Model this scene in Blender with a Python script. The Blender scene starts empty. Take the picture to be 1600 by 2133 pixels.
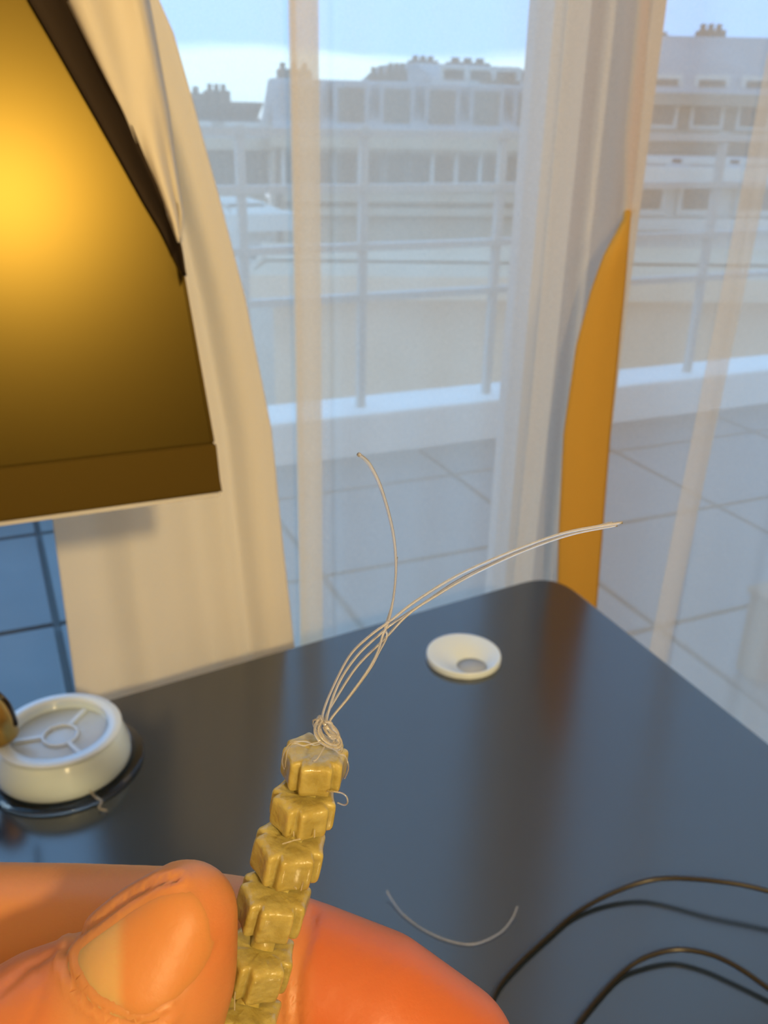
import bpy, bmesh, math, random
import numpy as np
from mathutils import Vector, Matrix
from mathutils.bvhtree import BVHTree
random.seed(4)
scene = bpy.context.scene
COL = scene.collection
# ---------------------------------------------------------------- camera
YAW, PITCH, ROLL, F = math.radians(24), math.radians(23.8), math.radians(1.4), 1900.0
CAM = Vector((0, 0, 1.12))
FWD = Vector((math.sin(YAW)*math.cos(PITCH), math.cos(YAW)*math.cos(PITCH), -math.sin(PITCH)))
R0 = Vector((math.cos(YAW), -math.sin(YAW), 0)); U0 = R0.cross(FWD)
RT = R0*math.cos(ROLL) + U0*math.sin(ROLL)
UP = -R0*math.sin(ROLL) + U0*math.cos(ROLL)
cd = bpy.data.cameras.new('camera'); cam = bpy.data.objects.new('camera', cd); COL.objects.link(cam)
cd.sensor_fit = 'VERTICAL'; cd.sensor_height = 36; cd.lens = F/2133*36
cd.clip_start = 0.01; cd.clip_end = 500
mw = Matrix((RT, UP, -FWD)).transposed().to_4x4(); mw.translation = CAM
cam.matrix_world = mw
cd.dof.use_dof = True; cd.dof.focus_distance = 0.116; cd.dof.aperture_fstop = 52
scene.camera = cam
# ---------------------------------------------------------------- sky
w = bpy.data.worlds.new('sky'); scene.world = w; w.use_nodes = True
nt = w.node_tree; N = nt.nodes; L = nt.links; N.clear()
tc = N.new('ShaderNodeTexCoord'); sp = N.new('ShaderNodeSeparateXYZ'); L.new(tc.outputs['Generated'], sp.inputs[0])
no = N.new('ShaderNodeTexNoise'); no.inputs['Scale'].default_value = 3.0; no.inputs['Detail'].default_value = 6
mpn = N.new('ShaderNodeMapping'); mpn.inputs['Scale'].default_value = (1, 1, 4)
L.new(tc.outputs['Generated'], mpn.inputs[0]); L.new(mpn.outputs[0], no.inputs['Vector'])
ma = N.new('ShaderNodeMath'); ma.operation = 'MULTIPLY_ADD'; ma.inputs[1].default_value = 0.05; L.new(no.outputs['Fac'], ma.inputs[0])
L.new(sp.outputs['Z'], ma.inputs[2])
rp = N.new('ShaderNodeValToRGB'); L.new(ma.outputs[0], rp.inputs[0])
e = rp.color_ramp.elements
e[0].position = 0.0; e[0].color = (.35, .42, .50, 1)
e[1].position = 1.0; e[1].color = (.24, .46, .74, 1)
for p_, c_ in ((.03, (.50, .74, .90, 1)), (.072, (.54, .80, .95, 1)), (.082, (.23, .49, .90, 1)), (.30, (.23, .48, .90, 1))):
    q = e.new(p_); q.color = c_
bg = N.new('ShaderNodeBackground'); bg.inputs['Strength'].default_value = 2.15
L.new(rp.outputs[0], bg.inputs[0]); wo = N.new('ShaderNodeOutputWorld'); L.new(bg.outputs[0], wo.inputs[0])
# ---------------------------------------------------------------- warm bulb of the floor lamp behind the viewer
LAMP = Vector((0.08, -1.2, 1.80))
ld = bpy.data.lights.new('floor_lamp_bulb', 'POINT'); ld.energy = 64; ld.color = (1, .72, .34); ld.shadow_soft_size = .05
lo = bpy.data.objects.new('floor_lamp_bulb', ld); lo.location = LAMP; COL.objects.link(lo)
vs = scene.view_settings; vs.view_transform = 'Standard'; vs.look = 'None'; vs.gamma = 1; vs.use_curve_mapping = False
vs.exposure = 0.25
scene.cycles.max_bounces = 10; scene.cycles.transparent_max_bounces = 32; scene.cycles.transmission_bounces = 10
scene.cycles.use_denoising = True

# ---------------------------------------------------------------- helpers
def ray(x, y): return (FWD*F + RT*(x-800) + UP*(1066.5-y))/F
def W(x, y, d): return CAM + ray(x, y)*d                  # a hand-held point at forward distance d
def onz(x, y, z): r = ray(x, y); return CAM + r*((z-CAM.z)/r.z)
def ony(x, y, Y): r = ray(x, y); return CAM + r*(Y/r.y)
def onplane(x, y, p, n): r = ray(x, y); return CAM + r*((p-CAM).dot(n)/r.dot(n))

def mat(name, color, rough=.5, metal=0, spec=.5, trans=0, ior=1.45, sss=0, sssr=(1, .3, .1), ssss=.002, aniso=0, coat=0,
        noise=None, bump=None, alpha=1, emis=None):
    m = bpy.data.materials.new(name); m.use_nodes = True; n = m.node_tree.nodes; l = m.node_tree.links
    b = n['Principled BSDF']; c = (*color, 1)
    b.inputs['Base Color'].default_value = c; b.inputs['Roughness'].default_value = rough
    b.inputs['Metallic'].default_value = metal; b.inputs['Specular IOR Level'].default_value = spec
    b.inputs['Transmission Weight'].default_value = trans; b.inputs['IOR'].default_value = ior
    b.inputs['Anisotropic'].default_value = aniso; b.inputs['Coat Weight'].default_value = coat; b.inputs['Alpha'].default_value = alpha
    if sss:
        b.inputs['Subsurface Weight'].default_value = sss; b.inputs['Subsurface Radius'].default_value = sssr
        b.inputs['Subsurface Scale'].default_value = ssss
    t = n.new('ShaderNodeTexCoord')
    if noise:
        sc, c2, lo_, hi_ = noise
        z = n.new('ShaderNodeTexNoise'); z.inputs['Scale'].default_value = sc; z.inputs['Detail'].default_value = 6
        l.new(t.outputs['Object'], z.inputs['Vector'])
        r = n.new('ShaderNodeValToRGB'); r.color_ramp.elements[0].position = lo_; r.color_ramp.elements[1].position = hi_
        r.color_ramp.elements[0].color = c; r.color_ramp.elements[1].color = (*c2, 1)
        l.new(z.outputs['Fac'], r.inputs[0]); l.new(r.outputs[0], b.inputs['Base Color'])
    if bump:
        sc, st, di = bump
        z = n.new('ShaderNodeTexNoise'); z.inputs['Scale'].default_value = sc; z.inputs['Detail'].default_value = 4
        l.new(t.outputs['Object'], z.inputs['Vector'])
        bp = n.new('ShaderNodeBump'); bp.inputs['Strength'].default_value = st; bp.inputs['Distance'].default_value = di
        l.new(z.outputs['Fac'], bp.inputs['Height']); l.new(bp.outputs[0], b.inputs['Normal'])
    return m

def tag(o, label=None, cat=None, group=None, kind=None):
    if label: o['label'] = label
    if cat: o['category'] = cat
    if group: o['group'] = group
    if kind: o['kind'] = kind
    return o

def mesh(name, verts, faces, m, parent=None, smooth=False):
    me = bpy.data.meshes.new(name); me.from_pydata([tuple(v) for v in verts], [], faces); me.update()
    me.materials.append(m)
    if smooth: me.polygons.foreach_set('use_smooth', [True]*len(me.polygons))
    o = bpy.data.objects.new(name, me); COL.objects.link(o)
    if parent: o.parent = parent
    return o

def fix(o):
    b = bmesh.new(); b.from_mesh(o.data); bmesh.ops.recalc_face_normals(b, faces=b.faces); b.to_mesh(o.data); b.free(); return o

def empty(name, loc=(0, 0, 0)):
    o = bpy.data.objects.new(name, None); o.empty_display_size = .05; COL.objects.link(o); o.location = loc; return o

def box(name, a, b, m, parent=None, bevel=0, off=None):
    o_ = off or Vector((0, 0, 0))
    x0, y0, z0 = (min(a[i], b[i])-o_[i] for i in range(3)); x1, y1, z1 = (max(a[i], b[i])-o_[i] for i in range(3))
    v = [(x0, y0, z0), (x1, y0, z0), (x1, y1, z0), (x0, y1, z0), (x0, y0, z1), (x1, y0, z1), (x1, y1, z1), (x0, y1, z1)]
    f = [(0, 3, 2, 1), (4, 5, 6, 7), (0, 1, 5, 4), (1, 2, 6, 5), (2, 3, 7, 6), (3, 0, 4, 7)]
    o = mesh(name, v, f, m, parent)
    if bevel:
        bm = bmesh.new(); bm.from_mesh(o.data)
        bmesh.ops.bevel(bm, geom=bm.edges[:], offset=bevel, segments=2, affect='EDGES'); bm.to_mesh(o.data); bm.free()
    return o

def spline(pts, n=8):
    pts = [Vector(p) for p in pts]; P = [pts[0]*2-pts[1]] + pts + [pts[-1]*2-pts[-2]]; out = []
    for i in range(1, len(P)-2):
        for k in range(n):
            t = k/n; a, b, c, d = P[i-1], P[i], P[i+1], P[i+2]
            out.append(.5*((2*b) + (c-a)*t + (2*a-5*b+4*c-d)*t*t + (3*b-a-3*c+d)*t**3))
    out.append(pts[-1]); return out

def tubedata(pts, r, seg=8):
    V, Fc = [], []; n = len(pts); up = None
    for i, p in enumerate(pts):
        t = (pts[min(i+1, n-1)]-pts[max(i-1, 0)]).normalized()
        if up is None:
            up = t.orthogonal().normalized()
        up = (up - t*up.dot(t)); up = up.normalized() if up.length > 1e-9 else t.orthogonal().normalized()
        s = t.cross(up); rr = r[i] if hasattr(r, '__len__') else r
        for k in range(seg):
            a = 2*math.pi*k/seg; V.append(p + up*math.cos(a)*rr + s*math.sin(a)*rr)
    for i in range(n-1):
        for k in range(seg):
            a, b = i*seg+k, i*seg+(k+1) % seg; Fc.append((a, b, b+seg, a+seg))
    Fc.append(tuple(range(seg))[::-1]); Fc.append(tuple((n-1)*seg+k for k in range(seg)))
    return V, Fc

def tube(name, pts, r, m, parent=None, seg=8, n=8, curved=True):
    ps = spline(pts, n) if curved else [Vector(p) for p in pts]
    V, Fc = tubedata(ps, r, seg)
    return fix(mesh(name, V, Fc, m, parent, True))

def lathe(name, prof, m, parent=None, seg=64, loc=None, M=None):
    V, Fc = [], []
    for r, z in prof:
        for k in range(seg):
            a = 2*math.pi*k/seg; v = Vector((r*math.cos(a), r*math.sin(a), z))
            if M is not None: v = M @ v
            if loc is not None: v = v + loc
            V.append(v)
    for i in range(len(prof)-1):
        for k in range(seg):
            a, b = i*seg+k, i*seg+(k+1) % seg; Fc.append((a, b, b+seg, a+seg))
    if prof[0][0] > 1e-6 and prof[0] != prof[-1]: Fc.append(tuple(range(seg))[::-1])
    if prof[-1][0] > 1e-6 and prof[0] != prof[-1]: Fc.append(tuple((len(prof)-1)*seg+k for k in range(seg)))
    o = fix(mesh(name, V, Fc, m, parent, True))
    return o

# ---------------------------------------------------------------- materials
M_TINT = (1.0, .70, .14, 1)
def cloth(name, col, trans, transl, scale=900):
    m = bpy.data.materials.new(name); m.use_nodes = True; n = m.node_tree.nodes; l = m.node_tree.links; n.clear()
    out = n.new('ShaderNodeOutputMaterial'); d = n.new('ShaderNodeBsdfDiffuse'); t = n.new('ShaderNodeBsdfTranslucent')
    d.inputs[0].default_value = (*col, 1); t.inputs[0].default_value = (*col, 1)
    mx = n.new('ShaderNodeMixShader'); mx.inputs[0].default_value = transl
    l.new(d.outputs[0], mx.inputs[1]); l.new(t.outputs[0], mx.inputs[2])
    tcn = n.new('ShaderNodeTexCoord')
    mp = n.new('ShaderNodeMapping'); mp.inputs['Scale'].default_value = (1, 1, 3.0); l.new(tcn.outputs['Object'], mp.inputs[0])
    z = n.new('ShaderNodeTexNoise'); z.inputs['Scale'].default_value = scale; z.inputs['Detail'].default_value = 2
    l.new(mp.outputs[0], z.inputs['Vector'])
    if trans > 0:
        tr = n.new('ShaderNodeBsdfTransparent'); m2 = n.new('ShaderNodeMixShader')
        mr = n.new('ShaderNodeMapRange'); mr.inputs['From Min'].default_value = .3; mr.inputs['From Max'].default_value = .7
        mr.inputs['To Min'].default_value = trans-.07; mr.inputs['To Max'].default_value = trans+.07
        l.new(z.outputs['Fac'], mr.inputs['Value']); l.new(mr.outputs[0], m2.inputs[0])
        l.new(mx.outputs[0], m2.inputs[1]); l.new(tr.outputs[0], m2.inputs[2]); l.new(m2.outputs[0], out.inputs[0])
    else:
        bp = n.new('ShaderNodeBump'); bp.inputs['Strength'].default_value = .25; bp.inputs['Distance'].default_value = .0006
        l.new(z.outputs['Fac'], bp.inputs['Height']); l.new(bp.outputs[0], d.inputs['Normal'])
        l.new(mx.outputs[0], out.inputs[0])
    return m

def glass_thin(name, tint=(1, 1, 1), refl=.08):
    m = bpy.data.materials.new(name); m.use_nodes = True; n = m.node_tree.nodes; l = m.node_tree.links; n.clear()
    out = n.new('ShaderNodeOutputMaterial'); t = n.new('ShaderNodeBsdfTransparent'); g = n.new('ShaderNodeBsdfGlossy')
    t.inputs[0].default_value = (*tint, 1); g.inputs['Roughness'].default_value = .02
    lw = n.new('ShaderNodeLayerWeight'); lw.inputs[0].default_value = .5
    pw = n.new('ShaderNodeMath'); pw.operation = 'POWER'; pw.inputs[1].default_value = 5; l.new(lw.outputs['Facing'], pw.inputs[0])
    fr = n.new('ShaderNodeMath'); fr.operation = 'MULTIPLY_ADD'; fr.inputs[1].default_value = .9; fr.inputs[2].default_value = .025; l.new(pw.outputs[0], fr.inputs[0])
    mx = n.new('ShaderNodeMixShader'); l.new(fr.outputs[0], mx.inputs[0]); l.new(t.outputs[0], mx.inputs[1]); l.new(g.outputs[0], mx.inputs[2])
    l.new(mx.outputs[0], out.inputs[0]); return m

M_wall = mat('wall_paint', (.62, .55, .46), .9, bump=(60, .1, .002))
M_floor = mat('floor_wood', (.16, .10, .06), .45, noise=(6, (.22, .14, .08), .3, .7))
M_ceil = mat('ceiling_paint', (.7, .66, .6), .95)
M_table = mat('charcoal_laminate', (.015, .024, .038), .16, spec=1.0, ior=1.58, noise=(3, (.019, .029, .045), .3, .7), bump=(1500, .06, .0003))
M_tabedge = mat('table_edge', (.02, .022, .026), .5)
M_metal_d = mat('dark_metal', (.06, .06, .065), .4, metal=.8)
M_frame = mat('frame_paint', (.22, .14, .07), .6, noise=(12, (.26, .17, .09), .3, .7))
M_framelt = mat('frame_pale_lit', (.62, .60, .56), .6)
M_glass = glass_thin('window_glass')
M_sheer = cloth('sheer_voile', (.98, .87, .70), .42, .68, 700)
M_curt = cloth('curtain_cotton', (.95, .90, .80), 0, .34, 500)
M_darkrefl = mat('curtain_dark_reflection', (.035, .022, .012), .9)
M_mustard = cloth('mustard_cloth', (.74, .47, .11), 0, .3, 500)
M_screen = mat('matte_screen', (.008, .006, .002), .285, spec=1.0, coat=0)
M_bezel = mat('screen_bezel', (.040, .024, .006), .45)
M_chrome = mat('pale_trim', (.6, .62, .66), .25, metal=.6)
M_white = mat('white_plastic', (.70, .83, .98), .25, sss=.1, ssss=.002, sssr=(1, 1, 1))
M_gromhole = mat('grommet_inner', (.40, .45, .52), .5)
M_clear = mat('clear_plastic', (.97, .98, 1), .05, trans=1, ior=1.45)
M_line = mat('nylon_line', (1, 1, 1), .02, trans=.82, ior=1.53, spec=.9, sss=0)
M_knot = mat('nylon_line_knot', (.98, .94, .86), .05, trans=.85, ior=1.53, spec=1)
M_bead = mat('olive_resin', (.38, .30, .08), .30, coat=.4, sss=.6, sssr=(1, .75, .25), ssss=.0022, spec=.5,
             noise=(520, (.49, .41, .14), .35, .7), bump=(700, .5, .0006))
M_cord = mat('black_cord', (.014, .011, .008), .30, spec=.7)
M_brass = mat('brass', (.55, .34, .09), .32, metal=1)
M_tile = mat('balcony_tile', (.105, .125, .135), .5, noise=(4, (.13, .15, .16), .3, .7), bump=(40, .2, .002))
M_joint = mat('tile_joint', (.085, .10, .11), .9)
M_curb = mat('white_curb', (.88, .84, .78), .6)
M_rail = mat('pale_rail', (.52, .49, .44), .5)
M_stone = mat('facade_stone', (.50, .36, .235), .9, noise=(1.2, (.57, .43, .30), .3, .7), bump=(3, .3, .05))
M_stone2 = mat('facade_brown', (.27, .21, .16), .9, noise=(1.2, (.34, .28, .21), .3, .7))
M_render = mat('facade_white', (.60, .55, .47), .9, noise=(1.5, (.68, .63, .55), .3, .7))
M_roof = mat('zinc_roof', (.32, .30, .29), .6, noise=(.8, (.39, .37, .36), .3, .7))
M_dark = mat('window_dark', (.13, .11, .09), .2)
M_chim = mat('chimney_brick', (.22, .16, .12), .9)
M_ground = mat('street', (.12, .11, .10), .9)
M_box = mat('beige_box', (.26, .17, .10), .7, noise=(8, (.31, .21, .13), .3, .7))

M_screen.node_tree.nodes['Principled BSDF'].inputs['Specular Tint'].default_value = M_TINT
M_screen.node_tree.nodes['Principled BSDF'].inputs['IOR'].default_value = 1.42
M_bezel.node_tree.nodes['Principled BSDF'].inputs['Specular Tint'].default_value = M_TINT
# winding: concentric filament grooves, anisotropic sheen
M_wind = mat('wound_nylon', (.68, .84, 1.0), .2, spec=.9, aniso=.92, sss=.3, sssr=(1, 1, 1), ssss=.004)
_n = M_wind.node_tree.nodes; _l = M_wind.node_tree.links
_t = _n.new('ShaderNodeTangent'); _t.direction_type = 'RADIAL'; _t.axis = 'Z'
_l.new(_t.outputs[0], _n['Principled BSDF'].inputs['Tangent'])
M_wind.node_tree.nodes['Principled BSDF'].inputs['Anisotropic Rotation'].default_value = 0.25
M_hub = M_wind.copy(); M_hub.name = 'hub_clear_grey'; M_hub.node_tree.nodes['Principled BSDF'].inputs['Base Color'].default_value = (.58, .64, .70, 1)

# ---------------------------------------------------------------- room shell
XL, XR, YB, YF, ZC = -1.3, 3.0, -2.6, .90, 2.5
tag(box('floor', (XL, YB, -.1), (XR, YF, 0), M_floor), kind='structure')
tag(box('ceiling', (XL, YB, ZC), (XR, YF, ZC+.1), M_ceil), kind='structure')
tag(box('wall_left', (XL-.1, YB, 0), (XL, YF, ZC), M_wall), kind='structure')
tag(box('wall_right', (XR, YB, 0), (XR+.1, YF, ZC), M_wall), kind='structure')
tag(box('wall_back', (XL, YB-.1, 0), (XR, YB, ZC), M_wall), kind='structure')
OX0, OX1, OZ1 = -.75, 2.6, 2.25
wf = tag(box('wall_front', (XL, .80, 0), (OX0, YF, ZC), M_wall), kind='structure')
box('side_wall', (OX1, .80, 0), (XR, YF, ZC), M_wall, wf)
box('lintel', (OX0, .80, OZ1), (OX1, YF, ZC), M_wall, wf)
win = tag(empty('window_1', (0, .82, 0)), kind='structure')
def wbox(n_, a, b, m_): return box(n_, (a[0], a[1]-.82, a[2]), (b[0], b[1]-.82, b[2]), m_, win)
wbox('top_rail', (OX0, .81, OZ1-.06), (OX1, .87, OZ1), M_frame)
wbox('bottom_rail', (OX0, .81, 0), (OX1, .87, .05), M_frame)
wbox('side_frame', (OX0, .81, .05), (OX0+.05, .87, OZ1-.06), M_frame)
wbox('side_frame', (OX1-.05, .81, .05), (OX1, .87, OZ1-.06), M_frame)
mx0 = ony(1128, 400, .81).x; mx1 = ony(1322, 400, .81).x
wbox('mullion', (mx0+.017, .80, .05), (mx1, .87, OZ1-.06), M_frame)
wbox('mullion_edge', (mx0, .815, .05), (mx0+.017, .86, OZ1-.06), M_framelt)  # pale colour paints in the light on the frame's edge
wbox('mullion_bead', (mx0+.045, .792, .05), (mx0+.052, .80, OZ1-.06), M_framelt)
wbox('mullion_bead', (mx1-.022, .790, .05), (mx1-.006, .80, OZ1-.06), M_framelt)
wbox('glass_pane', (OX0+.05, .842, .05), (mx0+.017, .846, OZ1-.06), M_glass)
wbox('glass_pane', (mx1, .842, .05), (OX1-.05, .846, OZ1-.06), M_glass)

# ---------------------------------------------------------------- balcony
bf = tag(box('balcony_floor', (-3, .90, -.2), (7, 3.05, -.012), M_joint), kind='structure')
TS = .66; TX = onz(118, 1300, 0).x
tile0 = None
for i in range(-4, 9):
    for j in range(4):
        x0 = TX + i*TS; y0 = .93 + j*.53
        if tile0 is None:
            tile0 = box('tile', (.008, .008, 0), (TS-.008, .53-.008, .014), M_tile, bf, bevel=.002); t_ = tile0
        else:
            t_ = tile0.copy(); COL.objects.link(t_)
        t_.location = (x0, y0, -.012)
CY = 2.80
curb = tag(box('trim_1', (-3, CY, -.01), (7, CY+.22, .15), M_curb, bevel=.006), kind='structure')
rail = tag(empty('balcony_railing', (0, CY+.1, .15)), 'pale metal balcony railing with four horizontal bars behind the sheer curtain', 'railing')
for z in (1.05, .885, .70, .535):
    box('bar', (-3, -.018, z-.15-.012), (7, .018, z-.15+.012), M_rail, rail)
for x in (-2.2, -.9, ony(500, 340, 2.9).x, ony(757, 340, 2.9).x, ony(1045, 340, 2.9).x, ony(1500, 340, 2.9).x, 4.3, 5.8):
    box('post', (x-.013, -.014, 0), (x+.013, .014, .92), M_rail, rail)
bx = onz(1562, 1425, 0)
sb = tag(empty('storage_box', (bx.x, bx.y, 0)), 'narrow beige box on the balcony floor, cut by the right frame edge', 'box')
box('body', (0, -.02, .01), (.42, .05, .20), M_box, sb, bevel=.004)
box('lid', (-.006, -.026, .20), (.426, .056, .215), M_box, sb, bevel=.003)

# ---------------------------------------------------------------- buildings across the street
tag(box('street', (-60, 3.2, -14.2), (140, 120, -14), M_ground), kind='structure')
def building(label, A, B, zr, ze, wallm, roofm, nc, rows, wz, ww, wh, depth=9, zb=-14, courses=(), chim=(), dorm=None, group=None):
    A = Vector((*A, 0)); B = Vector((*B, 0)); L_ = (B-A).length; d = (B-A).normalized(); nrm = Vector((-d.y, d.x, 0))
    if nrm.y < 0: nrm = -nrm
    root = empty('apartment_building', (A.x, A.y, zb)); tag(root, label, 'building', group)
    root.rotation_euler.z = math.atan2(d.y, d.x); H = ze-zb
    box('wall', (0, 0, 0), (L_, depth, H), wallm, root)
    rz = zr-zb
    V = [(-.3, -.4, H), (L_+.3, -.4, H), (L_+.3, depth, H), (-.3, depth, H), (-.1, 2.4, rz), (L_+.1, 2.4, rz), (L_+.1, depth-2.4, rz), (-.1, depth-2.4, rz)]
    mesh('roof', V, [(0, 3, 2, 1), (4, 5, 6, 7), (0, 1, 5, 4), (1, 2, 6, 5), (2, 3, 7, 6), (3, 0, 4, 7)], roofm, root)
    box('cornice', (-.4, -.6, H-.35), (L_+.4, .1, H), wallm, root)
    for c in courses: box('string_course', (0, -.35, c-zb-.12), (L_, .05, c-zb+.12), wallm, root)
    f0 = None; p0 = None
    for r in range(rows):
        for c in range(nc):
            x = (c+.5)*L_/nc; z = wz-zb-r*3.0
            if f0 is None:
                f0 = box('window', (-ww/2-.14, -.06, -.14), (ww/2+.14, .02, wh+.14), M_render, root)
                p0 = box('pane', (-ww/2, -.09, 0), (ww/2, -.055, wh), M_dark, f0); f, p = f0, p0
            else:
                f = f0.copy(); p = p0.copy(); COL.objects.link(f); COL.objects.link(p); p.parent = f
            f.location = (x, 0, z)
    if dorm:
        dn, dw, dh, dz = dorm
        for c in range(dn):
            x = (c+.5)*L_/dn
            dd = box('dormer', (x-dw/2, .3, dz-zb), (x+dw/2, 2.4, dz-zb+dh), roofm, root)
            box('pane', (x-dw/2+.15, .24, dz-zb+.12), (x+dw/2-.15, .31, dz-zb+dh-.15), M_dark, dd)
    for (cx, cw, ch) in chim:
        c_ = box('chimney', (cx*L_-cw/2, 3, rz-.6), (cx*L_+cw/2, 3.9, rz+ch*.5), M_chim, root)
        for k in range(3):
            box('chimney_pot', (cx*L_-cw/2+cw*(k+.25)/3, 3.3, rz+ch*.5), (cx*L_-cw/2+cw*(k+.7)/3, 3.6, rz+ch*.5+.2), M_chim, c_)
    return root
def gp(px, dist):                                         # plan point in the azimuth of a pixel column on the horizon
    r = ray(px, 300); k = dist/r.y; return (r.x*k, dist)
def zat(px, py, dist): r = ray(px, py); return CAM.z + r.z*dist/r.y
building('far stone house at the left, between the cream curtain and the sheer fold', gp(150, 30), gp(550, 30),
         zat(470, 212, 32), zat(470, 285, 30), M_stone, M_roof, 4, 3, zat(470, 385, 30), 1.6, 1.7, depth=2.6, courses=(zat(470, 420, 30), zat(470, 545, 30)),
         chim=((.72, 1.0, .5), (.9, .7, .7)))
building('wide stone apartment building with zinc roof and dormers behind the railing', gp(588, 29), gp(1150, 27),
         zat(850, 172, 31), zat(850, 285, 28), M_stone, M_roof, 11, 3, zat(850, 388, 28), .62, .95, depth=7, courses=(zat(850, 412, 28), zat(850, 440, 28)),
         chim=((.08, 1.1, .6), (.42, .8, .5), (.48, .6, .8), (.9, 1.2, .3)), dorm=(6, 1.1, 1.3, zat(850, 270, 28)))
building('pale lower roof block rising above the stone apartment building', gp(910, 40), gp(1120, 40),
         zat(1000, 140, 44), zat(1000, 175, 42), M_render, M_roof, 4, 1, zat(1000, 200, 42), 1.0, 1.0,
         chim=((.15, 1.2, .3), (.6, 2, .3)))
building('tall house with long grey roof at the right of the window mullion', gp(1225, 26.5), gp(1900, 22),
         zat(1500, 75, 26.5), zat(1500, 195, 24), M_stone2, M_roof, 7, 2, zat(1500, 262, 24), .8, 1.3,
         courses=(zat(1500, 280, 24), zat(1500, 335, 24)), chim=((.22, 1.0, .3), (.42, .8, .5), (.75, 1.0, .6)))
wr = building('white low annex with brown doorways in front of the right house', gp(1290, 17), gp(2000, 15),
         zat(1480, 335, 16.5), zat(1480, 350, 16), M_render, M_roof, 6, 3, zat(1480, 440, 16), .8, .9, depth=3,
         courses=(zat(1480, 380, 16), zat(1480, 470, 16), zat(1480, 575, 16)))
building('low beige garage block filling the view below the houses', gp(560, 14), gp(2000, 10.5),
         zat(1000, 560, 12.8), zat(1000, 575, 12.5), M_stone, M_stone, 1, 1, zat(700, 1200, 12.5), 1.0, 1.6, depth=3)
building('white rendered tower block between curtain and sheer fold', gp(495, 20), gp(560, 20),
         zat(530, 425, 20.5), zat(530, 440, 20), M_render, M_render, 1, 1, zat(530, 560, 20), .3, .5, depth=3, courses=(zat(530, 550, 20),))

# ---------------------------------------------------------------- sheer curtain
def sheet(name, cols, rows, fn, m, parent=None, thick=0):
    V = [fn(u/cols, v/rows) for v in range(rows+1) for u in range(cols+1)]
    Fc = [(v*(cols+1)+u, v*(cols+1)+u+1, (v+1)*(cols+1)+u+1, (v+1)*(cols+1)+u) for v in range(rows) for u in range(cols)]
    o = mesh(name, V, Fc, m, parent, True)
    if thick:
        md = o.modifiers.new('thickness', 'SOLIDIFY'); md.thickness = thick; md.offset = 0
    return o
SY = .71
pleats = [(ony(700, 700, SY).x, .03, .008, 1.5), (ony(1520, 700, SY).x, .04, .010, 1.2)]
def sheer_fn(u, v):
    x = .03 + u*2.45; z = .012 + v*2.3
    y = SY + .006*math.sin(x*38+1.3*math.sin(x*9)) + .003*math.sin(x*91+z*1.5)
    dx = 0
    for (px_, wd, am, k) in pleats:
        s = (x-px_-.012*math.sin(z*2.1+px_*9)*.5)/wd
        g = math.exp(-s*s); y += am*g*math.sin(s*k*1.6); dx += -.6*wd*s*g
    return (x+dx, y, z)
sh = tag(sheet('sheer_curtain', 700, 40, sheer_fn, M_sheer), 'translucent white sheer curtain across the window behind the desk', 'curtain')
def hem(px0, px1, xt0, n_):
    a0, a1 = ony(px0, 1000, SY-.012).x, ony(px1, 1000, SY-.012).x
    def f(u, v):
        z = .012+v*2.3
        x = a0+(a1-a0)*u + xt0*(z-.8)
        return (x, SY-.012-.004*math.sin(u*math.pi)+.003*math.sin(z*4), z)
    for k in range(n_): sheet('folded_hem', 8, 30, lambda u, v: (f(u, v)[0], f(u, v)[1]-.004*k, f(u, v)[2]), M_sheer, sh)
hem(618, 668, -.004, 2); hem(622, 632, -.004, 1); hem(1090, 1130, 0, 1); hem(1425, 1470, .03, 1)
# cream curtain: panel behind the screen
CYP = .63
edge = [(-260, 200), (0, 336), (60, 358), (150, 386), (235, 406), (380, 448), (620, 510), (900, 566), (1100, 585), (1340, 612), (1700, 640), (2600, 640)]
ezs = []
for y_, x_ in edge:
    p = ony(x_, y_, CYP); ezs.append((p.z, p.x))
ezs.sort()
xleft = ony(139, 1300, CYP).x
def lerp_tab(tab, z):
    if z <= tab[0][0]: return tab[0][1]
    for (a, b), (c, d) in zip(tab, tab[1:]):
        if z <= c:
            t = (z-a)/(c-a); return b+(d-b)*t
    return tab[-1][1]
ctop = ezs[-1][0]
def panel_fn(u, v):
    z = .02 + v*(2.30-.02)
    xr = lerp_tab(ezs, min(z, ctop)) - max(0, z-ctop)*.9
    xl = xleft - .02*max(0, z-1.0)
    if z > 1.1: xl = min(xl, xr-.14)
    x = xl+(xr-xl)*u
    amp = 1-math.exp(-((1-u)*8))
    y = CYP + amp*(.009*math.sin(u*11+.6+z*.4)*(1 if u > .3 else u/.3) + .0015*math.sin(u*29+z*3) + .012*math.exp(-((u-.80)/.05)**2))
    return (x, y, z)
cur = tag(empty('side_curtain', (0, 0, 0)), 'cream opaque side curtain sweeping past and over the corner of the dark screen', 'curtain')
sheet('curtain_panel', 90, 70, panel_fn, M_curt, cur, .0015)

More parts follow.
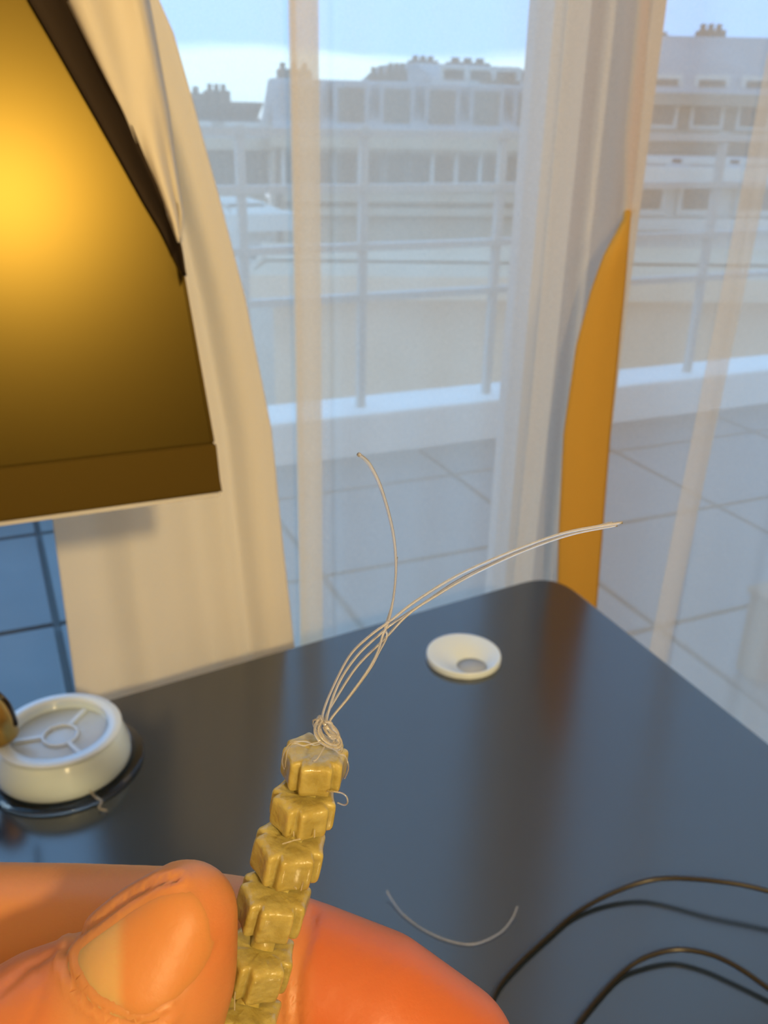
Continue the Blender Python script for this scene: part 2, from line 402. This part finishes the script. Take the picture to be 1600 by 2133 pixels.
# ---------------------------------------------------------------- tilted screen
S = .8
SC = Vector((.1168*S, .5*S, 1.12-.2119*S))               # lower right corner of the screen
TILT = math.radians(14.2)
sx = Vector((1, 0, 0)); su = Vector((0, math.sin(TILT), math.cos(TILT))); sn = sx.cross(su)   # sn points to the viewer
SW, SHT = .47, .275
mon = tag(empty('monitor', tuple(SC)), 'dark tilted screen glowing amber with the lamp reflection, upper left', 'monitor')
Mm = Matrix((sx, su, sn)).transposed()
mon.rotation_euler = Mm.to_euler()
_q = Mm.inverted() @ (onplane(385, 580, SC, sn)-SC); SK = _q.x/_q.y     # the side leans a little
print('skew', math.degrees(math.atan(SK)))
def slab(name, y0, y1, z0, z1, x0, x1, m):
    P4 = [(x0+SK*y0, y0), (x1+SK*y0, y0), (x1+SK*y1, y1), (x0+SK*y1, y1)]
    return fix(mesh(name, [(x, y, z0) for x, y in P4]+[(x, y, z1) for x, y in P4], [(0, 3, 2, 1), (4, 5, 6, 7), (0, 1, 5, 4), (1, 2, 6, 5), (2, 3, 7, 6), (3, 0, 4, 7)], m, mon))
slab('housing', 0, SHT, -.016, -.0021, -SW, 0, M_bezel)
slab('screen', .0245, SHT-.004, -.002, 0, -SW+.004, -.0012, M_screen)
box('bottom_bezel', (-SW+.001, .001, -.001), (-.001, .0235, .0012), M_bezel, mon, bevel=.0005)
tr_ = box('trim', (-SW, -.0016, -.015), (-.002, .0002, .0004), M_chrome, mon); tag(tr_, 'pale strip under the screen')
slab('side_frame', .0245, SHT, -.002, .0012, -.0012, 0, M_bezel)
def mloc(v): return Mm.inverted() @ (Vector(v)-SC)
fc = mloc((SC.x-.30, .50, .752)); 
stand = tube('stand_arm', [mloc((SC.x-.30, SC.y+.09, 1.06)), mloc((SC.x-.30, SC.y+.14, .98)), mloc((SC.x-.30, SC.y+.10, .80)), mloc((SC.x-.30, SC.y+.06, .765))], .011, M_metal_d, mon)
b_ = lathe('stand_foot', [(.001, .7505), (.085, .7505), (.085, .758), (.02, .766), (.001, .766)], M_metal_d, mon, loc=Vector((SC.x-.30, SC.y+.06, 0)))
for v in b_.data.vertices: v.co = mloc(v.co)

# curtain fold draped in front of the upper right corner of the screen
def fold_pt(px, py, off): return onplane(px, py, SC+sn*off, sn)
Lf = [(-160, 60), (0, 140), (100, 190), (235, 258), (330, 297), (420, 337), (465, 357), (505, 372)]
Rf = [(-160, 262), (0, 296), (100, 314), (235, 338), (330, 350), (420, 363), (465, 371), (505, 376)]
def tab(t, y):
    for (a, b), (c, d) in zip(t, t[1:]):
        if y <= c: return b+(d-b)*(y-a)/(c-a)
    return t[-1][1]
def fold_fn(u, v):
    y = -160+v*665
    a, b = tab(Lf, y), tab(Rf, y)+14*min(1, max(0, (505-y)/60))
    x = a+(b-a)*u
    off = .014 + .004*math.sin(u*math.pi*2.0) + .003*math.sin(u*9+y*.01)
    p = fold_pt(x, y, off)
    q = ony(x, y, CYP-.006)
    k = min(1, max(0, (u-.86)/.14))**1.5                  # the fold's right side runs back into the panel
    return p*(1-k)+q*k
sheet('draped_fold', 14, 50, fold_fn, M_curt, cur, .0012)
Di = [(-160, -20), (0, 60), (100, 118), (235, 195), (330, 249), (420, 299), (480, 335), (580, 384)]  # dark strip added in place of the curtain's dark reflection in the screen
def darkrefl_fn(u, v):
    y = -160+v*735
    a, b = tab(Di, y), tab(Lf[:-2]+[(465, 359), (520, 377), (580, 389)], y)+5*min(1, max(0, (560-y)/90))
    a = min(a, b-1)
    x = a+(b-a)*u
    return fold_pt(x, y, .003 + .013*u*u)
li = sheet('dark_reflection_strip', 6, 50, darkrefl_fn, M_darkrefl, cur, .0006); tag(li, 'dark strip standing in for the curtain reflection along the screen')

# mustard cloth strip hanging in front of the sheer, by the mullion
TLm = [(-140, 1336, 1368), (0, 1328, 1354), (200, 1310, 1340), (300, 1300, 1330), (400, 1300, 1320), (445, 1304, 1314), (475, 1290, 1312), (520, 1262, 1308), (600, 1232, 1302), (720, 1200, 1290), (900, 1174, 1272), (1100, 1164, 1256), (1250, 1160, 1244), (1500, 1150, 1222), (2100, 1120, 1180)]
def must_fn(u, v):
    y = -140+v*2240
    for (a, b, c), (d, e_, f_) in zip(TLm, TLm[1:]):
        if y <= d: break
    t = (y-a)/(d-a); x0 = b+(e_-b)*t; x1 = c+(f_-c)*t
    p = ony(x0+(x1-x0)*u, y, .672 + .075*max(0, min(1, (500-y)/90)) - .006*math.sin(u*math.pi))
    return p
# (the strip continues down behind the desk)
sheet('mustard_cloth_strip', 12, 60, must_fn, M_mustard, None, .001)
tag(bpy.data.objects['mustard_cloth_strip'], 'narrow mustard cloth strip hanging by the window mullion, tapering upward', 'cloth')
def amb_fn(u, v):
    z = 1.0+v*1.25; xa = ony(1322, 430, .678).x; xb = ony(1352, 0, .678).x
    return (xa-.004+(u*.016), .678-.004*math.sin(u*3.1), z)

# ---------------------------------------------------------------- desk
TZ = .75
corner = [(onz(240, 1450, TZ)), (onz(480, 1385, TZ)), (onz(1000, 1237, TZ))]
bl = onz(480, 1385, TZ); br = onz(1040, 1226, TZ); sl = (br.y-bl.y)/(br.x-bl.x)
xr = .4275
def ty(x): return bl.y + sl*(x-bl.x)
poly = [Vector((-1.15, ty(-1.15))), Vector((-1.15, -.62)), Vector((xr, -.62))]
Cn = Vector((xr, ty(xr))); rr = .036
a_ = Cn+Vector((0, -rr)); dirb = Vector((-1, -sl)).normalized(); b2 = Cn+dirb*rr
for k in range(11):
    t = k/10; poly.append(a_*(1-t)**2 + Cn*2*t*(1-t) + b2*t*t)
desk = tag(empty('desk', (-.3, 0, 0)), 'charcoal desk with a rounded far corner and glossy top below the curtain', 'desk')
def prism(name, poly, z0, z1, m, parent, off):
    n = len(poly); V = [(p.x-off[0], p.y-off[1], z0) for p in poly]+[(p.x-off[0], p.y-off[1], z1) for p in poly]
    Fc = [tuple(range(n))[::-1], tuple(range(n, 2*n))]+[(i, (i+1) % n, n+(i+1) % n, n+i) for i in range(n)]
    return fix(mesh(name, V, Fc, m, parent))
top = prism('desk_top', poly, TZ-.022, TZ, M_table, desk, (-.3, 0))
md = top.modifiers.new('bevel', 'BEVEL'); md.width = .0015; md.segments = 2; md.limit_method = 'ANGLE'
for (x, y) in ((-1.05, .32), (-1.05, -.52), (.34, .46), (.34, -.52)):
    box('leg', (x-.02+.3, y-.02, 0), (x+.02+.3, y+.02, TZ-.022), M_metal_d, desk)
box('crossbar', (-1.03+.3, .30, .60), (.32+.3, .325, .64), M_metal_d, desk)

# grommet
gc = onz(966, 1361, TZ+.004); gR = abs((onz(1044, 1361, TZ+.004)-onz(889, 1361, TZ+.004)).length)/2
hc = onz(983, 1383, TZ+.003)-gc; hR = gR*.41
gm = tag(empty('cable_grommet', (gc.x, gc.y, TZ)), 'white round cable cover with an off-centre hole near the desk corner', 'grommet')
V, Fc = [], []; n = 64
rings = [(1, 0, 0), (1, .003, 0), (.985, .0045, 0), (.94, .0042, .02), (.0, .0022, 1), (-.01, .0014, 1), (-.01, .0002, 1)]
ringz = []
for (w_, z_, k_) in rings:
    for i in range(n):
        a = 2*math.pi*i/n; c = Vector((math.cos(a), math.sin(a), 0))
        if k_ == 1: p = Vector((hc.x, hc.y, 0)) + c*hR*(1 if w_ == 0 else .97)
        else: p = c*gR*w_
        V.append((p.x, p.y, z_))
for j in range(len(rings)-1):
    for i in range(n):
        a, b = j*n+i, j*n+(i+1) % n; Fc.append((a, b, b+n, a+n))
fix(mesh('cover_ring', V, Fc, M_white, gm, True))
lathe('hole_floor', [(.0001, .0003), (hR*.99, .0003), (hR*.99, .0008), (.0001, .0008)], M_gromhole, gm, loc=Vector((hc.x, hc.y, 0)))

# spool of clear line
so = onz(134, 1588, TZ); so = Vector((so.x, so.y, TZ))
spool = tag(empty('line_spool', tuple(so)), 'clear plastic spool wound with shiny nylon line, on the desk at left', 'spool')
lathe('lower_flange', [(.030, .0004), (.047, .0004), (.0475, .0010), (.047, .0016), (.030, .0016), (.030, .0004)], M_clear, spool)
lathe('winding', [(.030, .0018), (.0385, .0018), (.0400, .004), (.0400, .009), (.0388, .014), (.0372, .019), (.0355, .0225), (.0335, .0240), (.0300, .0240), (.0296, .0225), (.0290, .0195)], M_wind, spool, seg=96)
lathe('hub', [(.0001, .0195), (.0285, .0195), (.0295, .0185), (.0295, .0018), (.0001, .0018)], M_white, spool)
bpy.data.objects['hub'].data.materials[0] = M_hub
lathe('upper_flange', [(.0285, .0245), (.0360, .0245), (.0364, .0250), (.0360, .0256), (.0285, .0256), (.0285, .0245)], M_white, spool)
for k in range(3):
    a = k*math.pi*2/3+.9; c, s_ = math.cos(a), math.sin(a)
    q = box('spoke', (.010, -.0012, .0195), (.027, .0012, .0215), M_white, spool); q.rotation_euler.z = a
tube('hub_ring', [(.010*math.cos(t*math.pi/12), .010*math.sin(t*math.pi/12), .0205) for t in range(25)], .0012, M_white, spool, n=2)
tube('loose_end', [so*0+Vector((.010, -.036, .006)), Vector((.013, -.043, .004)), Vector((.016, -.047, .003)), Vector((.014, -.051, .002)), Vector((.018, -.054, .0012))], .0006, M_knot, spool, n=6)

# brass ended lamp arm with a black cable, at the left edge
k_lo = onz(8, 1536, .7765); k_hi = k_lo + Vector((-.006, .002, .026))
o0 = Vector((k_lo.x-.20, k_lo.y-.16, TZ))
arm = tag(empty('desk_lamp', tuple(o0)), 'brass knob end with grey top and black cable above the spool, left frame edge', 'lamp')
ax = (k_hi-k_lo).normalized(); Mb = ax.to_track_quat('Z', 'X').to_matrix()
lathe('brass_knob', [(.0001, -.0005), (.0085, -.0005), (.0095, .0008), (.0090, .0245), (.0082, .0255), (.0001, .0255)], M_brass, arm, M=Mb, loc=k_lo-o0, seg=40)
kt = lathe('knob_cap', [(.0001, .0256), (.0078, .0256), (.0078, .0268), (.0001, .0268)], M_chrome, arm, M=Mb, loc=k_lo-o0, seg=40); tag(kt, 'pale grey cap')
mid = (k_lo+k_hi)/2-o0
tube('arm', [mid+Vector((-.008, -.003, 0)), mid+Vector((-.06, -.03, .005)), Vector((0, 0, .055))], .005, M_metal_d, arm, n=4)
tube('stem', [(0, 0, .003), (0, 0, .06)], .009, M_metal_d, arm, n=2)
lathe('base', [(.0001, .0004), (.05, .0004), (.05, .010), (.0001, .012)], M_metal_d, arm)
cb = [onz(-70, 1400, .83)-o0, onz(-30, 1425, .825)-o0, onz(4, 1452, .82)-o0, onz(20, 1472, .812)-o0, onz(30, 1496, .800)-o0, onz(33, 1510, .795)-o0]
tube('cable', cb, .0014, M_cord, arm)

# black cord lying in loops
pts = [(985, 2150, .002), (1015, 2100, .002), (1040, 2050, .002), (1085, 2000, .002), (1140, 1950, .002), (1195, 1904, .002), (1262, 1866, .004), (1335, 1838, .007), (1400, 1829, .010), (1500, 1836, .013), (1600, 1856, .013),
       (1750, 1910, .010), (1960, 2040, .006), (2000, 2300, .003), (1840, 2330, .002), (1720, 2180, .002), (1640, 2090, .003), (1600, 2058, .004), (1530, 2010, .006), (1470, 1985, .006), (1405, 1978, .005),
       (1340, 1996, .004), (1290, 2030, .002), (1240, 2083, .002), (1196, 2140, .002), (1140, 2230, .002), (1100, 2330, .002)]
cpts = [onz(x, y, TZ+z) for x, y, z in pts]
cord = tube('black_cord', cpts, .00135, M_cord, None, n=10)
tag(cord, 'thin glossy black cord curled in two loops on the desk, lower right', 'cord')
fl = tube('loose_filament', [onz(x, y, TZ+z) for x, y, z in ((806, 1855, .004), (815, 1872, .002), (840, 1905, .001), (885, 1938, .0008), (940, 1961, .0008), (990, 1966, .0008), (1040, 1944, .001), (1066, 1915, .002), (1078, 1888, .004))], .00032, M_line)
tag(fl, 'short curved clear filament offcut lying on the desk', 'filament')

# ---------------------------------------------------------------- string of beads
D = .115
def bead_mesh(rad, h, seed):
    rnd = random.Random(seed); n = 60; lobes = 5
    zs = [(-1, .80), (-.93, .93), (-.8, 1), (-.3, 1.01), (.3, 1.0), (.8, 1), (.93, .94), (1, .82)]
    V, Fc = [], []
    ph = [rnd.uniform(-.02, .02) for _ in range(6)]
    for j, (z, k) in enumerate(zs):
        for i in range(n):
            a = 2*math.pi*i/n
            m_ = ((a*lobes/(2*math.pi)) % 1)-.5            # -.5 .. .5, 0 in the lobe centre
            prof = 1-.34*math.exp(-((.5-abs(m_))/.085)**2)
            flat = 1/max(.80, math.cos(m_*2*math.pi/lobes*1.25))
            r = rad*k*prof*(.90*flat)*(1+ph[int(a*lobes/(2*math.pi)) % 5])
            V.append(Vector((r*math.cos(a), r*math.sin(a), z*h/2 + rnd.uniform(-.00006, .00006))))
    for j in range(len(zs)-1):
        for i in range(n):
            a, b = j*n+i, j*n+(i+1) % n; Fc.append((a, b, b+n, a+n))
    for (base, sgn) in ((0, -1), ((len(zs)-1)*n, 1)):
        # inset cap with a shallow centre
        st = len(V)
        for i in range(n):
            v = V[base+i]; V.append(Vector((v.x*.55, v.y*.55, v.z - sgn*.0001)))
        for i in range(n):
            a = 2*math.pi*i/n; V.append(Vector((rad*.24*math.cos(a), rad*.24*math.sin(a), sgn*(h/2-.0004))))
        for i in range(n):
            i2 = (i+1) % n
            Fc.append((base+i, base+i2, st+i2, st+i)); Fc.append((st+i, st+i2, st+n+i2, st+n+i))
        Fc.append(tuple(st+n+i for i in range(n)))
    return V, Fc
beads = [(655, 1592, .1155, 137, 72, 8, .10), (631, 1681, .115, 136, 72, 10, .45), (601, 1776, .1145, 150, 82, 13, .30), (569, 1883, .114, 150, 88, 15, .15), (537, 2004, .1145, 150, 92, 16, .35), (506, 2122, .1145, 150, 92, 17, .2), (474, 2240, .1145, 150, 92, 17, .5)]
st0 = W(*beads[0][:3])
strg = tag(empty('bead_string', tuple(st0)), 'string of olive gear-shaped beads with knotted clear nylon ends, held up in front', 'beads')
axes = []
for i, (x, y, d, wpx, hpx, tl, rt) in enumerate(beads):
    r = wpx/2*d/F; h = hpx*d/F*1.02
    if i < len(beads)-1: nx = W(*beads[i+1][:3])
    axis = (RT*math.sin(math.radians(tl)) + UP*math.cos(math.radians(tl)))
    axis = (axis*math.cos(math.radians(22)) - FWD*math.sin(math.radians(22))).normalized()   # tops lean to the viewer
    xa = (RT - axis*RT.dot(axis)).normalized(); ya = axis.cross(xa)
    Mx = Matrix((xa, ya, axis)).transposed()
    V, Fc = bead_mesh(r, h, i)
    ca = Matrix.Rotation(rt+math.radians(234), 3, 'Z')
    c0 = W(x, y, d)
    o = fix(mesh('bead', [Mx @ (ca @ v) + c0 - st0 for v in V], Fc, M_bead, strg, True))
    md = o.modifiers.new('sub', 'SUBSURF'); md.levels = 1; md.render_levels = 1
    axes.append((c0, axis, r, h))
# olive core collars between the beads
for i in range(len(beads)-1):
    c0, a0, r0, h0 = axes[i]; c1, a1, r1, h1 = axes[i+1]
    p = c0-a0*h0*.42-st0; q = c1+a1*h1*.42-st0
    tube('core_collar', [p, (p+q)/2, q], r0*.34, M_bead, strg, seg=16, n=3)
def sw(x, y, d=D): return W(x, y, d)-st0
lr = .00013
def strand(name, pts, r=lr, m=M_line, n=10): return tube(name, [sw(*p) for p in pts], r, m, strg, seg=8, n=n)
rA = .00017
strand('nylon_strand', [(676, 1512, .1135), (672, 1490, .1135), (690, 1440, .1135), (728, 1367, .1130), (770, 1325, .1125), (812, 1294, .1120), (868, 1251, .1120), (960, 1195, .1115), (1080, 1143, .1110), (1180, 1109, .1105), (1297, 1088, .1100)], rA)
strand('nylon_strand', [(682, 1515, .1140), (678, 1495, .1140), (703, 1450, .1140), (745, 1387, .1140), (800, 1332, .1135), (850, 1280, .1130), (905, 1243, .1130), (980, 1199, .1125), (1085, 1150, .1120), (1190, 1113, .1115), (1286, 1094, .1110)], rA)
strand('nylon_strand', [(684, 1512, .1130), (682, 1492, .1130), (705, 1425, .1130), (745, 1365, .1135), (797, 1316, .1138), (822, 1296, .1142), (880, 1258, .1142), (965, 1203, .1142), (1080, 1150, .1140), (1180, 1114, .1140), (1276, 1088, .1140)], rA)
strand('nylon_strand', [(690, 1515, .1125), (688, 1500, .1125), (724, 1455, .1125), (764, 1400, .1125), (786, 1360, .1122), (797, 1325, .1117), (808, 1298, .1124), (819, 1250, .1120), (825, 1180, .110), (818, 1105, .108), (795, 1020, .105), (770, 968, .103), (747, 946, .101)], [.00016+.0000019*max(0, k-75) for k in range(131)])
strand('nylon_strand', [(690, 1518, .1135), (690, 1498, .1135), (728, 1452, .1135), (770, 1395, .1135), (790, 1358, .113), (806, 1326, .1128), (803, 1305, .1134), (816, 1262, .1130), (823, 1215, .1125), (827, 1160, .112)], .00013)
# knot: coils wound round and across each other
kc = sw(683, 1527, .1135); ks = D/F
kx = RT*.60 - UP*.80; ky = RT*.80+UP*.60
rnd = random.Random(9)
K = []
for i in range(150):
    t = i/149; a = t*2*math.pi*5.3
    ru = (36-10*math.sin(t*9))*ks; rv = (13+4*math.sin(t*17))*ks
    p = kc + kx*(math.cos(a)*ru*.95+(6*math.sin(t*5))*ks) + ky*(math.sin(a)*rv + 3*math.sin(t*11)*ks) + FWD*(math.sin(a*1.5+1)*12*ks) + (RT*.5+UP*.1)*(4*math.sin(t*23))*ks
    K.append(p)
tube('knot', K, .00013, M_knot, strg, seg=7, n=2)
K2 = [sw(x, y, .1125) for x, y in ((668, 1494), (658, 1508), (657, 1528), (668, 1545), (686, 1556), (702, 1558), (711, 1550), (706, 1536), (690, 1524), (676, 1508), (668, 1494))]
tube('knot', K2, .00019, M_knot, strg, seg=8)
K3 = [sw(x, y, .1122) for x, y in ((672, 1500), (664, 1516), (668, 1534), (684, 1548), (700, 1552), (707, 1545), (698, 1535), (682, 1528), (674, 1514))]
tube('knot', K3, .00015, M_knot, strg, seg=8)
K4 = [sw(x, y, .1120) for x, y in ((678, 1503), (690, 1506), (694, 1518), (703, 1526), (702, 1536), (692, 1538), (684, 1530), (678, 1518), (684, 1512))]
tube('knot', K4, .00016, M_knot, strg, seg=8)
# line over and between the beads
r2 = .00009
for P_ in ([(672, 1548, .1135), (655, 1552, .112), (640, 1545, .1125), (622, 1544, .1125), (604, 1549, .1125), (592, 1568, .1125), (588, 1588, .113), (592, 1602, .114)],
           [(671, 1545, .1125), (650, 1549, .1115), (632, 1553, .1115), (614, 1548, .1112), (601, 1560, .1115), (596, 1580, .112), (594, 1598, .113)],
           [(676, 1555, .1120), (668, 1570, .1105), (660, 1582, .1100), (652, 1586, .1095)],
           [(695, 1558, .1120), (707, 1570, .111), (718, 1574, .111), (725, 1590, .1115), (725, 1605, .1125), (718, 1622, .114)],
           [(682, 1648, .112), (695, 1649, .111), (712, 1652, .111), (722, 1660, .111), (724, 1672, .111), (717, 1677, .1115), (703, 1672, .112)],
           [(656, 1728, .1115), (655, 1745, .1115)], [(612, 1732, .1105), (612, 1742, .1105)],
           [(588, 1758, .1095), (602, 1754, .1095), (614, 1750, .1098), (626, 1748, .1098)],
           [(540, 1808, .114), (543, 1822, .114)], [(547, 1808, .114), (549, 1822, .114)],
           [(632, 1836, .1115), (627, 1855, .1115)], [(610, 1842, .1115), (618, 1852, .1115)],
           [(490, 2066, .1105), (489, 2085, .1105), (489, 2105, .1105)]):
    strand('thread', P_, r2, M_knot)

# ---------------------------------------------------------------- hand
def skin_mat(name, base, tipc, rough=.42, crease=True):
    m = mat(name, base, rough, sss=.35, sssr=(1.0, .30, .10), ssss=.004, spec=.4, bump=(700, .25, .0003))
    n = m.node_tree.nodes; l = m.node_tree.links; b = n['Principled BSDF']
    at = n.new('ShaderNodeVertexColor'); at.layer_name = 'blush'
    mx = n.new('ShaderNodeMix'); mx.data_type = 'RGBA'; mx.inputs[6].default_value = (*base, 1); mx.inputs[7].default_value = (*tipc, 1)
    l.new(at.outputs['Color'], mx.inputs[0]); l.new(mx.outputs[2], b.inputs['Base Color'])
    return m
M_skin = skin_mat('skin', (.60, .25, .09), (.58, .14, .04))
M_nail = skin_mat('nail', (.60, .24, .075), (.62, .37, .15), .45)
def chain(pts, step=.0012):
    out = []
    for (a, b) in zip(pts, pts[1:]):
        pa, pb = W(*a[:3]), W(*b[:3]); ra, rb = a[3]*a[2]/F, b[3]*b[2]/F
        n = max(2, int((pb-pa).length/step/1.2))
        for k in range(n):
            t = k/n; out.append((pa.lerp(pb, t), ra+(rb-ra)*t))
    a = pts[-1]; out.append((W(*a[:3]), a[3]*a[2]/F)); return out
HX, HY = W(-1500, 3300, .20), None
thumb = [(385, 1907, .1065, 113), (338, 1990, .1070, 158), (318, 2030, .1070, 175), (280, 2110, .1070, 188), (103, 2193, .1070, 210), (-60, 2290, .110, 212), (-330, 2460, .117, 225), (-700, 2700, .135, 230), (-1100, 2950, .155, 210)]
thumb2 = [(318, 2030, .1070, 175), (270, 2150, .107, 188), (200, 2200, .1070, 196)]
index = [(912, 2215, .131, 172), (770, 2118, .131, 176), (640, 2055, .132, 165), (480, 1985, .134, 152), (330, 1962, .1345, 150), (150, 1956, .135, 150), (-100, 1958, .137, 155), (-420, 2010, .143, 170), (-800, 2200, .155, 185), (-1150, 2600, .170, 200)]
middle = [(600, 2560, .150, 140), (480, 2420, .156, 145), (250, 2300, .160, 145), (-150, 2290, .163, 150), (-500, 2380, .168, 165), (-800, 2480, .172, 180), (-1150, 2750, .180, 200)]
ring = [(420, 2860, .160, 130), (340, 2690, .168, 135), (100, 2570, .173, 138), (-250, 2580, .177, 142), (-600, 2680, .180, 160), (-850, 2760, .184, 170), (-1180, 2950, .188, 190)]
pinky = [(150, 3080, .168, 110), (80, 2930, .174, 115), (-120, 2840, .178, 118), (-400, 2850, .182, 125), (-700, 2940, .186, 145), (-920, 3020, .190, 160), (-1250, 3150, .192, 180)]
palm = [[(-1100, 2600, .168, 210), (-1350, 3250, .195, 210)], [(-1100, 2800, .178, 200), (-1400, 3300, .2, 210)], [(-1050, 2950, .16, 220), (-1400, 3350, .195, 220)],
        [(-1150, 3000, .185, 190), (-1450, 3350, .2, 210)], [(-800, 2650, .155, 190), (-1200, 2950, .175, 200)],
        [(-1400, 3300, .2, 225), (-2300, 3450, .19, 240), (-3600, 3700, .18, 300)]]
bm = bmesh.new()
def icos(c, r, sub=3):
    bmesh.ops.create_icosphere(bm, subdivisions=sub, radius=r, matrix=Matrix.Translation(c))
for ch in [thumb, thumb2, index, middle, ring, pinky]+palm:
    for c, r in chain(ch, .0022): icos(c, r)
me = bpy.data.meshes.new('hand'); bm.to_mesh(me); bm.free()
tmp = bpy.data.objects.new('hand_tmp', me); COL.objects.link(tmp)
md = tmp.modifiers.new('r', 'REMESH'); md.mode = 'VOXEL'; md.voxel_size = .00075; md.use_smooth_shade = True
ms = tmp.modifiers.new('s', 'SMOOTH'); ms.iterations = 14; ms.factor = .5
dg = bpy.context.evaluated_depsgraph_get(); dg.update()
hm = bpy.data.meshes.new_from_object(tmp.evaluated_get(dg)); bpy.data.objects.remove(tmp)
nv = len(hm.vertices); co = np.empty(nv*3); hm.vertices.foreach_get('co', co); co = co.reshape(-1, 3)
nr = np.empty(nv*3); hm.vertices.foreach_get('normal', nr); nr = nr.reshape(-1, 3)
c_ = co-np.array(CAM); fwv = c_@np.array(FWD); px = 800+F*(c_@np.array(RT))/fwv; py = 1066.5-F*(c_@np.array(UP))/fwv
front = (nr@np.array(FWD)) < .25
onthumb = front & (fwv < .118) & (px < 520)
# nail outline on the thumb (closed polygon in the thumb's dorsal plane)
nail_poly = [(150, 1958), (136, 1985), (140, 2020), (158, 2055), (185, 2088), (222, 2112), (262, 2128), (310, 2136), (350, 2110), (395, 2060), (435, 2005), (452, 1950), (445, 1895), (415, 1850), (372, 1832), (330, 1840), (270, 1872), (205, 1920)]
def seg_dist(px, py, poly, closed=True):
    d = np.full(px.shape, 1e9); n = len(poly)
    for i in range(n if closed else n-1):
        x0, y0 = poly[i]; x1, y1 = poly[(i+1) % n]; vx, vy = x1-x0, y1-y0
        t = np.clip(((px-x0)*vx+(py-y0)*vy)/(vx*vx+vy*vy), 0, 1)
        d = np.minimum(d, np.hypot(px-x0-t*vx, py-y0-t*vy))
    return d
cut = nail_poly[-4:]+nail_poly[:9]                          # the fold of skin runs round the cuticle and side walls
dd = seg_dist(px, py, cut, False)
disp = np.zeros(nv)
outside = dd
ridge = np.exp(-((dd-13)/11.0)**2)*.00045
groove = np.exp(-(dd/6.5)**2)*-.00045
disp += np.where(onthumb, ridge+groove, 0)
# creases on thumb back and on the index finger
for pl, wd, am, sel in (([(0, 2065), (60, 2010), (110, 1985), (140, 1968)], 9, -.00035, onthumb), ([(60, 2133), (90, 2060), (75, 1990)], 8, -.0002, onthumb),
                        ([(618, 2200), (616, 2100), (622, 2020), (640, 1960), (655, 1900)], 10, -.0007, front & (fwv > .118) & (px > 560)),
                        ([(590, 2200), (585, 2100), (590, 2000)], 9, -.0004, front & (fwv > .118) & (px > 540)),
                        ([(250, 2133), (330, 2080), (400, 2030), (450, 1975)], 16, -.00025, onthumb)):
    disp += np.where(sel, np.exp(-(seg_dist(px, py, pl, False)/wd)**2)*am, 0)
co2 = co+nr*disp[:, None]; hm.vertices.foreach_set('co', co2.reshape(-1)); hm.update()
bl_ = np.zeros(nv)
bl_ = np.maximum(bl_, np.where((fwv > .116) & (px > 600), np.clip((px-600)/60, 0, 1)*.95, 0))
tipd = np.exp(-(((px-400)/110)**2+((py-1960)/110)**2)); bl_ = np.maximum(bl_, np.where(onthumb, tipd*.55, 0))
bl_ = np.maximum(bl_, np.where(onthumb, np.exp(-(((px-105)/32)**2+((py-1975)/18)**2))*.5, 0))
bl_ = np.maximum(bl_, np.where(onthumb, np.clip((150-px)/60, 0, 1)*.5, 0))
ca = hm.color_attributes.new('blush', 'FLOAT_COLOR', 'POINT')
ca.data.foreach_set('color', np.stack([bl_, bl_, bl_, np.ones(nv)], 1).reshape(-1))
hm.materials.clear(); hm.materials.append(M_skin)
hm.polygons.foreach_set('use_smooth', [True]*len(hm.polygons))
org = W(103, 2193, .112)
hm.transform(Matrix.Translation(-org))
hand = bpy.data.objects.new('hand', hm); COL.objects.link(hand); hand.location = org
tag(hand, 'bare hand pinching the bead string between thumb and index finger', 'hand')
# nail plate, wrapped over the thumb
bvh = BVHTree.FromPolygons([tuple(v) for v in (co)], [tuple(p.vertices) for p in hm.polygons])
cx = sum(p[0] for p in nail_poly)/len(nail_poly); cy = sum(p[1] for p in nail_poly)/len(nail_poly)
ol = spline([Vector((x, y, 0)) for x, y in nail_poly+[nail_poly[0]]], 4)[:-1]
V, Fc = [], []; n = len(ol); RG = 12
for j in range(RG+1):
    k = j/RG
    for p in ol:
        x = cx+(p.x-cx)*k*.985; y = cy+(p.y-cy)*k*.985
        r = ray(x, y).normalized(); hit, nn, _, _ = bvh.ray_cast(CAM, r)
        if hit is None: hit = W(x, y, .1); nn = -FWD
        lift = .00022*(1-k**6)-.00012*k**6
        V.append(hit+nn*lift-org)
for j in range(RG):
    for i in range(n):
        a, b = j*n+i, j*n+(i+1) % n; Fc.append((a, b, b+n, a+n))
nl = mesh('thumbnail', V, Fc, M_nail, hand, True)
bb = bmesh.new(); bb.from_mesh(nl.data); bmesh.ops.remove_doubles(bb, verts=bb.verts, dist=1e-7); bmesh.ops.recalc_face_normals(bb, faces=bb.faces); bb.to_mesh(nl.data); bb.free()
na = nl.data.color_attributes.new('blush', 'FLOAT_COLOR', 'POINT')
for i_, v_ in enumerate(nl.data.vertices):
    q = v_.co+org-CAM; fx = 800+F*q.dot(RT)/q.dot(FWD); k_ = max(0, min(1, (262-fx)/22)); na.data[i_].color = (k_, k_, k_, 1)
tag(nl, 'smooth paler thumbnail')
print('hand verts', nv)

# floor lamp whose bulb lights the desk
fl_ = tag(empty('floor_lamp', (LAMP.x, LAMP.y, 0)), 'floor lamp with a warm bare bulb standing behind the viewer', 'lamp')
lathe('base', [(.0001, .0), (.14, .0), (.14, .02), (.02, .03), (.0001, .03)], M_metal_d, fl_)
tube('pole', [(0, 0, .02), (0, 0, LAMP.z-.14)], .011, M_metal_d, fl_, n=2)
lathe('socket', [(.0001, -.15), (.02, -.15), (.02, -.07), (.0001, -.07)], M_metal_d, fl_, loc=Vector((0, 0, LAMP.z)))
